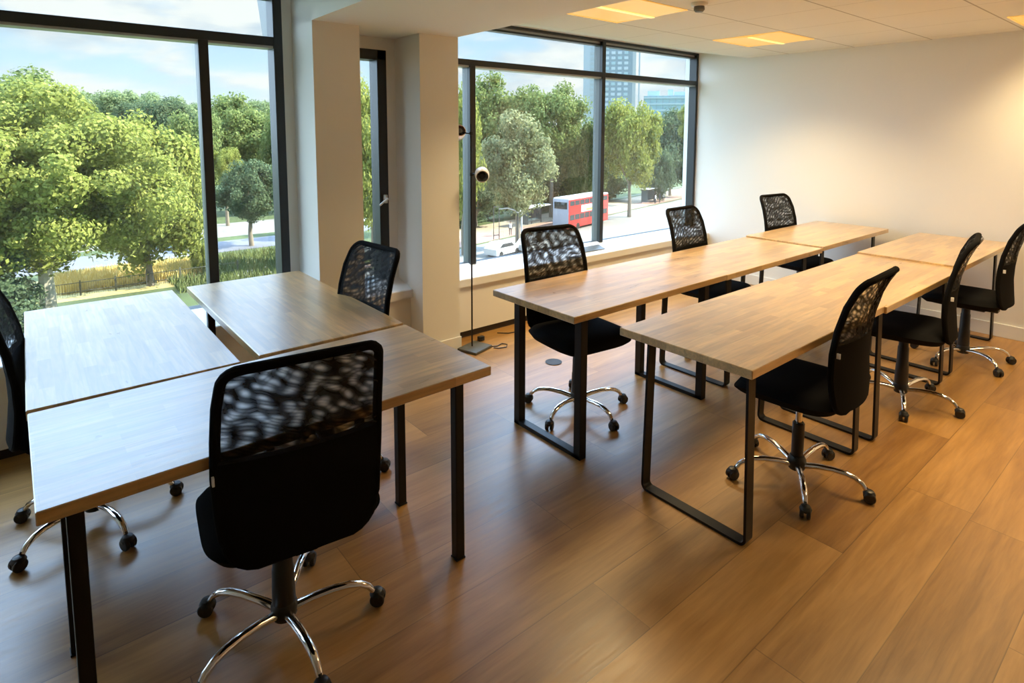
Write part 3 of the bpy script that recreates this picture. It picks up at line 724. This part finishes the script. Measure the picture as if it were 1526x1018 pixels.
TREES = [
 ('yel', 7.6, 57.4, -3.2, 4.9, 6.6, 0, 'yellow green tree with its crown against the tall plane tree', None),
 ('mid', -3.4, 51.9, -5.2, 4.2, 4.9, 1, 'low shaded tree at the foot of the tall plane tree', None),
 ('mid', -1.0, 80.0, 3.2, 6.8, 5.2, 2, 'tall rounded tree rising behind the plane tree', None),
 ('dark', 21.0, 123.2, 1.2, 6.1, 6.1, 0, 'dark blue green tree far behind the yellow green crown', None),
 ('mid', 19.6, 98.1, -1.4, 4.8, 6.9, 0, 'green tree beyond the pale strip, past the yellow green crown', None),
 ('mid', 28.9, 106.1, .5, 7.2, 7.0, 1, 'broad green tree filling the upper part of the side pane', None),
 ('yel', 21.1, 87.5, -2.8, 2.2, 2.4, 1, 'small yellowish round tree on the pale strip', None),
 ('mid', 32.6, 95.0, -2.0, 4.6, 8.4, 2, 'green tree behind the edge of the side pane frame', None),
 ('dark', 19.4, 70.4, -5.2, 3.7, 3.9, 1, 'small dark tree standing by the grey park path', None),
 ('dark', 18.5, 138.8, 3.2, 5.6, 5.1, 2, 'dark tree in the far park seen over the tall crown', None),
 ('mid', 15.6, 84.5, -6.6, 3.0, 4.2, 0, 'bushy green tree on the pale strip left bare below', None),
 ('yel', 25.4, 52.1, -.6, 3.3, 7.3, 2, 'tall yellow green tree filling the narrow window', None),
 ('mid', 36.2, 65.7, -1.2, 3.7, 7.5, 0, 'green tree hidden behind the lamp pillar', None),
 ('yel', 35.2, 51.0, .0, 2.9, 7.2, 0, 'slim upright yellow green tree beside the floor lamp heads', None),
 ('mid', 58.7, 74.7, 3.0, 6.2, 7.7, 1, 'tall green tree behind the slim upright one', None),
 ('olive', 42.3, 50.6, -2.2, 4.7, 5.5, 0, 'rounded grey green tree in front of the bus shelter', None),
 ('mid', 61.5, 65.7, 3.2, 5.8, 6.2, 2, 'tall green tree standing left of the tower block', None),
 ('mid', 69.1, 66.6, -2.4, 4.6, 7.7, 0, 'shaded green tree behind the bus', None),
 ('yel', 71.1, 58.4, -.3, 5.3, 7.5, 1, 'bright green tree in front of the tower block', None),
 ('dark', 101.5, 72.9, -2.2, 6.5, 8.2, 0, 'dark green tree beneath the teal building', None),
 ('yel', 90.7, 61.6, 3.2, 2.2, 3.2, 2, 'light green tree top at the edge of the wide window', None),
 ('dark', 69.4, 73.5, -5.8, 6.2, 5.1, 1, 'low dark tree mass behind the bus roof', None),
 ('dark', 47.6, 66.0, -6.8, 4.4, 4.2, 2, 'low dark tree behind the bus stop post', None),
 ('dark', 84.4, 76.0, -6.9, 5.6, 5.0, 1, 'low dark tree behind the far kerb wall', None),
 ('dark', 92.0, 69.5, -6.0, 3.8, 5.6, 2, 'dark tree overhanging the far shelter', None),
 ('dark', 57.0, 68.5, -7.2, 4.2, 3.8, 0, 'low dark tree behind the bus shelter', None),
 ('dark', -2.6, 43.0, -7.6, 3.6, 3.4, 0, 'low dark bushy tree below the plane tree, near the window corner', None),
]
for i, (k, x, y, z, rx, rz, sh, lab, gr) in enumerate(TREES):
    tree(x, y, z, rx, rz, k, lab, gr, sh, turn=i*1.3)
big = crown_mesh('foliage', 7.9, 6.0, 120000, .135, 77, 'leaf_yel', nb=170, br=(.09, .22), shell=(.35, .93))
tree(.6, 47.0, -1.7, 7.9, 6.0, 'yel', 'tall spreading plane tree with pale trunk filling the big window', None, bark='bark_pale', r=.42, own=big)
# far line of trees
g = random.Random(3)
for i in range(23):
    az = R(96 - i*2.0); d = g.uniform(165, 215); rz = g.uniform(6.5, 8.5); top = g.uniform(9.5, 12.8) + (d-165)*.03
    tree(d*math.cos(az), d*math.sin(az), top-rz, g.uniform(6.5, 9), rz, 'far', 'hazy green tree in the long tree line along the horizon', 'trees along the horizon', i % 3, turn=i*.9)
# sapling
tag(tree(11.6, 58.5, -9.6, .75, 1.9, 'yel', 'slender bright sapling in the long grass', None, 1, r=.05), 'slender bright sapling in the long grass', 'tree')

# hedges behind the far pavement
for i, (u, v, L_, lab) in enumerate(((60, 56.2, 9., 'long dark hedge behind the bus stop and shelter'), (79, 56.4, 9., 'long dark hedge behind the bus front'))):
    x, y = rd(u, v); t = thing('hedge', lab, 'hedge', (x, y, G), R(12.7), 'dark hedges along the pavement')
    f = link('foliage', crown('dark', i), t); f.location = (0, 0, 1.2); f.scale = (L_, 1.5, 1.9)
    m = MB()
    for k in range(5): m.tube([(-L_*.7+k*L_*.35, 0, -.05), (-L_*.7+k*L_*.35, .05, 1.2)], [.09, .05], 7)
    m.build('stems', 'bark', t)
# railing
t = thing('park_railing', 'low dark park railing in front of the dry grass', 'railing', (0, 57.2, G))
for z in (.35, 1.05): MB().span(.5, 14.5, -.02, .02, z, z+.05).build('rail', 'fence_steel', t, smooth=0)
for i in range(7): MB().span(.5+i*2.33-.05, .5+i*2.33+.05, -.05, .05, 0, 1.25).build('post', 'fence_steel', t, smooth=0)
m = MB()
for i in range(90): m.span(.6+i*.155-.008, .6+i*.155+.008, -.008, .008, .05, 1.05)
m.build('bars', 'fence_steel', t, smooth=0)

# double-decker bus, local x forward, y to its far side
ang = R(12.7); bx, by = 59.1, 56.9
t = thing('double_decker_bus', 'red double deck bus with white roof on the pale road', 'bus', (bx, by, G+.02), ang)
BL, BW = 10.6, 2.5
MB().box((0, 0, 2.25), (BL, BW, 3.9), .16, seg=3).build('body', 'bus_red', t)
MB().box((-.02, 0, 4.18), (BL-.05, BW-.04, .30), .12, seg=3).build('roof', 'bus_white', t)
MB().box((-BL/2-.012, 0, 2.35), (.05, BW-.08, 3.6), .02).build('rear_panel', 'bus_rear', t)
MB().box((-BL/2-.045, 0, 3.35), (.03, BW-.5, .9), .01).build('rear_window', 'bus_glass', t)
for sd in (-1, 1):
    y = sd*(BW/2+.006)
    m = MB()
    for i in range(8): m.box((-BL/2+.85+i*1.25, y, 3.62), (1.12, .03, .62), .02)
    m.build('upper_windows', 'bus_glass', t, smooth=0)
    m = MB()
    for i in range(8): m.box((-BL/2+.85+i*1.25, y, 1.75), (1.12, .03, .72), .02)
    m.build('lower_windows', 'bus_glass', t, smooth=0)
    ad = MB().box((.6, y, 2.72), (5.6, .035, .92), .01).build('advert_panel', 'bus_white', t, smooth=0)
    MB().box((.2, y+sd*.02, 2.52), (2.4, .02, .30), .005).build('advert_stripe', 'advert_yellow', ad, smooth=0)
    for x in (-3.0, 3.2):
        rot = Matrix(((1, 0, 0), (0, 0, 1), (0, 1, 0)))
        MB().lathe([(.1, -.13), (.44, -.13), (.48, -.08), (.48, .08), (.44, .13), (.1, .13)], (x, sd*(BW/2-.12), .48), 20, rot).build('wheel', 'tyre', t)

# bus shelters, posts
def shelter(x, y, label, L=5.6):
    t = thing('bus_shelter', label, 'bus shelter', (x, y, G+.04), ang)
    MB().box((0, 0, 2.62), (L, 1.7, .14), .03).build('roof', 'pole_white', t, smooth=0)
    for i in range(3): MB().box((-L/2+.5+i*(L-1)/2, .6, 1.28), (.09, .09, 2.56)).build('post', 'pole_dark', t, smooth=0)
    MB().box((0, .62, 1.35), (L-.9, .03, 2.1)).build('glass_wall', 'shelter_glass', t, smooth=0)
    MB().box((-L/2+.4, 0, 1.35), (.06, 1.2, 2.1)).build('side_panel', 'shelter_glass', t, smooth=0)
    MB().box((.3, .35, .5), (3., .35, .06)).build('bench', 'pole_dark', t, smooth=0)
shelter(*rd(67.0, 46.8+1.4), 'bus shelter with white roof behind the bus')
shelter(*rd(102.2, 44.8+2.2), 'distant pale bus shelter under the dark trees', 6.5)
x, y = rd(59.0, 44.6)
t = thing('bus_stop_post', 'tall white bus stop post with a small flag sign', 'bus stop', (47.6, 56.2, G+.03))
MB().tube([(0, 0, 0), (0, 0, 4.1)], .11, 10).build('pole', 'pole_white', t); MB().box((-.45, .0, 3.4), (.7, .06, .95), .02).build('flag', 'pole_white', t)
t = thing('street_light', 'street light with white curved arm over the pale road', 'street light', (41.2, 49.3, G+.02))
MB().tube([(0, 0, 0), (0, 0, 4.2)], [.08, .06], 10).build('pole', 'pole_dark', t)
MB().tube([(.1, 0, 4.15), (-.4, .1, 4.5), (-1.2, .3, 4.75), (-2.2, .5, 4.7)], [.12, .1, .08, .05], 8).build('arm', 'pole_white', t)
t = thing('notice_frame', 'open dark rectangular sign frame beside the street light', 'sign frame', (43.6, 56.2, G+.03))
m = MB()
for x in (-.42, .42): m.box((x, 0, 2.0), (.07, .07, 4.0))
m.box((0, 0, .5), (.84, .07, .07)); m.box((0, 0, 3.95), (.84, .07, .07))
m.build('frame', 'pole_dark', t, smooth=0)
# car on the road
def car(x, y, a, label, mat='bus_white'):
    t = thing('car', label, 'car', (x, y, G+.02), a)
    m = MB(); prof = [(-2.1, .25), (2.1, .25), (2.15, .6), (1.95, .82), (1.0, .95), (.45, 1.42), (-1.2, 1.45), (-1.85, 1.0), (-2.15, .9)]
    m.prism(prof, 1, -.85, .85); m.build('body', mat, t, smooth=30)
    for sd in (-1, 1):
        m = MB(); m.prism([(.85, .98), (.40, 1.36), (-1.1, 1.38), (-1.6, 1.0)], 1, sd*.852, sd*.862); m.build('side_window', 'bus_glass', t, smooth=0)
        for x_ in (-1.35, 1.3):
            rot = Matrix(((1, 0, 0), (0, 0, 1), (0, 1, 0)))
            MB().lathe([(.08, -.1), (.30, -.1), (.32, -.06), (.32, .06), (.30, .1), (.08, .1)], (x_, sd*.78, .32), 16, rot).build('wheel', 'tyre', t)
    m = MB(); m.prism([(1.02, .99), (.50, 1.40), (.46, 1.39), (.98, .97)], 1, -.72, .72); m.build('windscreen', 'bus_glass', t, smooth=0)
car(38.6, 48.6, ang, 'silver white car on the near lane below the sill')
car(42.6, 48.4, ang, 'white car on the road, cut off by a chair back')
# low wall behind the far pavement
slab('ground_kerb', [rd(80, 53.5), rd(150, 53.5), rd(150, 53.9), rd(80, 53.9)], G+.3, 'path_pale')

def person(x, y, rz, label, top_mat, leg_mat='cloth_dark'):
    t = thing('person', label, 'person', (x, y, G+.04), rz)
    J = [((0, 0, .95), .13), ((0, 0, 1.15), .125), ((0, 0, 1.36), .15), ((0, 0, 1.47), .06), ((0, 0, 1.53), .055), ((0, .015, 1.62), .095), ((0, .01, 1.70), .08)]
    E = [(0, 1), (1, 2), (2, 3), (3, 4), (4, 5), (5, 6)]
    for s in (-1, 1):
        i = len(J); J += [((s*.10, 0, .88), .09), ((s*.11, .03, .48), .058), ((s*.11, -.02, .08), .042), ((s*.115, .10, .035), .035)]; E += [(0, i), (i, i+1), (i+1, i+2), (i+2, i+3)]
        i = len(J); J += [((s*.19, 0, 1.40), .055), ((s*.24, -.02, 1.14), .042), ((s*.23, .06, .90), .034), ((s*.225, .09, .80), .03)]; E += [(2, i), (i, i+1), (i+1, i+2), (i+2, i+3)]
    me = bpy.data.meshes.new('body'); me.from_pydata([j[0] for j in J], E, []); me.materials.append(MATS[leg_mat])
    o = link('body', me, t); sk = o.modifiers.new('skin', 'SKIN')
    for v, j in zip(me.skin_vertices[0].data, J): v.radius = (j[1], j[1])
    me.skin_vertices[0].data[0].use_root = True
    o.modifiers.new('sub', 'SUBSURF').levels = 1
    m = MB(); m.lathe([(.15, .92), (.16, 1.0), (.155, 1.2), (.185, 1.38), (.12, 1.46), (.06, 1.49)], seg=14, M=Matrix.Diagonal((1.15, .85, 1)).to_3x3() if False else Matrix(((1.15, 0, 0), (0, .85, 0), (0, 0, 1))))
    m.build('shirt', top_mat, t)
    MB().lathe([(.02, 1.80), (.08, 1.775), (.10, 1.70), (.09, 1.62)], seg=12).build('hair', 'hair', t)
    MB().lathe([(.03, 1.57), (.075, 1.61), (.085, 1.67), (.07, 1.72)], (0, .03, 0), seg=12).build('face', 'skin', t)
x, y = 46.6, 57.2
person(x, y, 2.5, 'person in white top standing at the bus stop post', 'cloth_white')
for i, (u, v, lab, mt) in enumerate(((100.5, 45.4, 'person in pale top walking past the distant shelter', 'cloth_white'), (102.0, 45.2, 'person in dark clothes standing before the distant shelter', 'cloth_dark'), (104.4, 45.6, 'person in white shirt at the far end of the distant shelter', 'cloth_white'))):
    x, y = rd(u, v); person(x, y, i*1.4, lab, mt)

# tower block and teal building
def tower():
    p0 = Vector((237.6, 229.0)); p1 = Vector((246.2, 219.8)); p2 = Vector((255.4, 209.0))
    d = (p2-p0).normalized(); n = Vector((d.y, -d.x))
    cen = (p0+p2)/2; a = math.atan2(d.y, d.x)
    t = thing('tower_block', 'grey concrete tower block rising behind the trees', 'building', (cen.x, cen.y, G), a)
    W = (p2-p0).length; top = 60.6
    # nearest corner faces the room; left wing paler, front wing dark with pale windows
    MB().box((1.5, 7.5, top/2), (W-3-10.6, 15, top)).build('stair_core', 'tower_stone', t, smooth=0) if False else None
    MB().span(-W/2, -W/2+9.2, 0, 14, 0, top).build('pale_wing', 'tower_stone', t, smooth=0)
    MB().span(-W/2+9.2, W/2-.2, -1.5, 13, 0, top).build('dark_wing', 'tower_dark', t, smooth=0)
    MB().span(-W/2+9.2, -W/2+10.4, -1.8, 13, 0, top).build('corner_band', 'tower_band', t, smooth=0)
    MB().span(W/2-.6, W/2+1.2, -1.7, 13, 0, top).build('corner_band', 'tower_band', t, smooth=0)
    MB().span(W/2+2.6, W/2+3.4, -1.0, .0, 0, top).build('flue', 'tower_stone', t, smooth=0)
    for k in range(14):
        z = top - 2.6 - k*2.75
        for i in range(4): MB().box((-W/2+12.6+i*3.4, -1.52, z), (2.1, .2, 1.5)).build('window', 'tower_pane' if (k*7+i*3) % 4 else 'teal_pale', t, smooth=0)
        if k < 12:
            MB().box((-W/2+5.9, -.1, z), (4.6, .4, 1.3)).build('balcony', 'tower_band', t, smooth=0)
    return t
tower()
def teal():
    p0 = Vector((204.1, 161.0)); p1 = Vector((216.4, 144.4)); d = (p1-p0).normalized(); a = math.atan2(d.y, d.x); cen = (p0+p1)/2; W = (p1-p0).length
    t = thing('office_block', 'low teal glazed office block beside the tower block', 'building', (cen.x, cen.y, G), a)
    top = 28.2
    MB().span(-W/2, W/2, 0, 16, 0, top).build('body', 'teal_clad', t, smooth=0)
    for k in range(6): MB().span(-W/2-.2, W/2+.2, -.25, 0, top-1.2-k*2.6, top-.5-k*2.6).build('floor_band', 'teal_pale', t, smooth=0)
    for i in range(9): MB().span(-W/2+i*W/8-.12, -W/2+i*W/8+.12, -.15, 0, 8, top).build('fin', 'tower_dark', t, smooth=0)
    for x, w_, h_ in ((-6.5, 5., 2.2), (.5, 2.2, 2.8), (4.5, 5., 1.8), (8.5, 1.4, 2.4)): MB().box((x, 5, top+h_/2), (w_, 4, h_)).build('roof_plant', 'teal_pale', t, smooth=0)
teal()

# ------------------------------------------------------------------ world, sun, camera
W = bpy.data.worlds.new('sky'); S.world = W; W.use_nodes = True; nt = W.node_tree; nt.nodes.clear()
out = nt.nodes.new('ShaderNodeOutputWorld'); bg = nd(nt, 'ShaderNodeBackground', Strength=1.0)
tc = nd(nt, 'ShaderNodeTexCoord'); sp = nd(nt, 'ShaderNodeSeparateXYZ'); lk(nt, tc.outputs['Generated'], sp.inputs[0])
cr = nd(nt, 'ShaderNodeValToRGB'); e = cr.color_ramp.elements
e[0].position = 0.; e[0].color = (.50, .54, .57, 1); e[1].position = .85; e[1].color = (4.9, 7.0, 10.4, 1)
x = e.new(.36); x.color = (.30, .48, .74, 1)
x = e.new(.55); x.color = (4.1, 6.0, 9.2, 1)
x = e.new(.09); x.color = (.38, .50, .59, 1); x = e.new(.24); x.color = (.175, .32, .53, 1)
lk(nt, sp.outputs[2], cr.inputs[0])
vm = nd(nt, 'ShaderNodeVectorMath', operation='MULTIPLY'); vm.inputs[1].default_value = (3.4, 3.4, 10.5); lk(nt, tc.outputs['Generated'], vm.inputs[0])
nz = nd(nt, 'ShaderNodeTexNoise', Scale=1.35, Detail=7., Roughness=.52, Distortion=.25); lk(nt, vm.outputs[0], nz.inputs['Vector'])
cf = nd(nt, 'ShaderNodeMapRange', interpolation_type='SMOOTHSTEP'); cf.inputs[1].default_value = .47; cf.inputs[2].default_value = .62; lk(nt, nz.outputs['Fac'], cf.inputs[0])
n2 = nd(nt, 'ShaderNodeTexNoise', Scale=2.6, Detail=5.); lk(nt, vm.outputs[0], n2.inputs['Vector'])
cc = nd(nt, 'ShaderNodeMix', data_type='RGBA'); cc.inputs[6].default_value = (.37, .42, .48, 1); cc.inputs[7].default_value = (.54, .54, .54, 1)
cm = nd(nt, 'ShaderNodeMapRange'); cm.inputs[1].default_value = .36; cm.inputs[2].default_value = .56; lk(nt, n2.outputs['Fac'], cm.inputs[0]); lk(nt, cm.outputs[0], cc.inputs[0])
mx = nd(nt, 'ShaderNodeMix', data_type='RGBA'); lk(nt, cf.outputs[0], mx.inputs[0]); lk(nt, cr.outputs[0], mx.inputs[6]); lk(nt, cc.outputs[2], mx.inputs[7])
# unseen upper sky is brightened to light the room; dimmer over the roof behind
hz = nd(nt, 'ShaderNodeMapRange', interpolation_type='SMOOTHSTEP'); hz.inputs[1].default_value = -.25; hz.inputs[2].default_value = .3; lk(nt, sp.outputs[1], hz.inputs[0])
# added glow in the unseen western sky, lights pillar sides and end wall
wz = nd(nt, 'ShaderNodeMapRange', interpolation_type='SMOOTHSTEP'); wz.inputs[1].default_value = -.10; wz.inputs[2].default_value = -.40; lk(nt, sp.outputs[0], wz.inputs[0])
wb = nd(nt, 'ShaderNodeMix', data_type='RGBA'); wb.inputs[7].default_value = (1.9, 2.4, 3.1, 1); lk(nt, wz.outputs[0], wb.inputs[0]); lk(nt, mx.outputs[2], wb.inputs[6])
hb = nd(nt, 'ShaderNodeMix', data_type='RGBA'); hb.inputs[6].default_value = (.30, .48, .74, 1); lk(nt, hz.outputs[0], hb.inputs[0]); lk(nt, wb.outputs[2], hb.inputs[7])
lk(nt, hb.outputs[2], bg.inputs[0]); lk(nt, bg.outputs[0], out.inputs[0])
L = bpy.data.lights.new('sun', 'SUN'); L.energy = 7.6; L.angle = R(.6); L.color = (1, .94, .82)
o = bpy.data.objects.new('sun', L); COL.objects.link(o)
o.rotation_euler = Vector((.62, -.42, .66)).to_track_quat('Z', 'Y').to_euler()

cam = bpy.data.cameras.new('camera'); co = bpy.data.objects.new('camera', cam); COL.objects.link(co); S.camera = co
yaw, pit, rol = CAMA = (R(50.34006), R(5.78981), R(.13943))
fw = Vector((math.cos(yaw)*math.cos(pit), math.sin(yaw)*math.cos(pit), -math.sin(pit)))
r0 = Vector((math.sin(yaw), -math.cos(yaw), 0)); u0 = r0.cross(fw)
rr = math.cos(rol)*r0 + math.sin(rol)*u0; uu = -math.sin(rol)*r0 + math.cos(rol)*u0
Mx = Matrix((rr, uu, -fw)).transposed().to_4x4(); Mx.translation = (0, 0, 1.58657)
co.matrix_world = Mx
cam.sensor_width = 36; cam.lens = 884.661/1526*36; cam.shift_x = (763-768.296)/1526; cam.shift_y = -(509-286.06)/1526
cam.clip_start = .05; cam.clip_end = 2000
S.view_settings.view_transform = 'Standard'; S.view_settings.look = 'None'; S.view_settings.exposure = 1.25; S.view_settings.gamma = 1; S.view_settings.use_curve_mapping = False
S.cycles.max_bounces = 10; S.cycles.transparent_max_bounces = 24; S.cycles.use_denoising = True
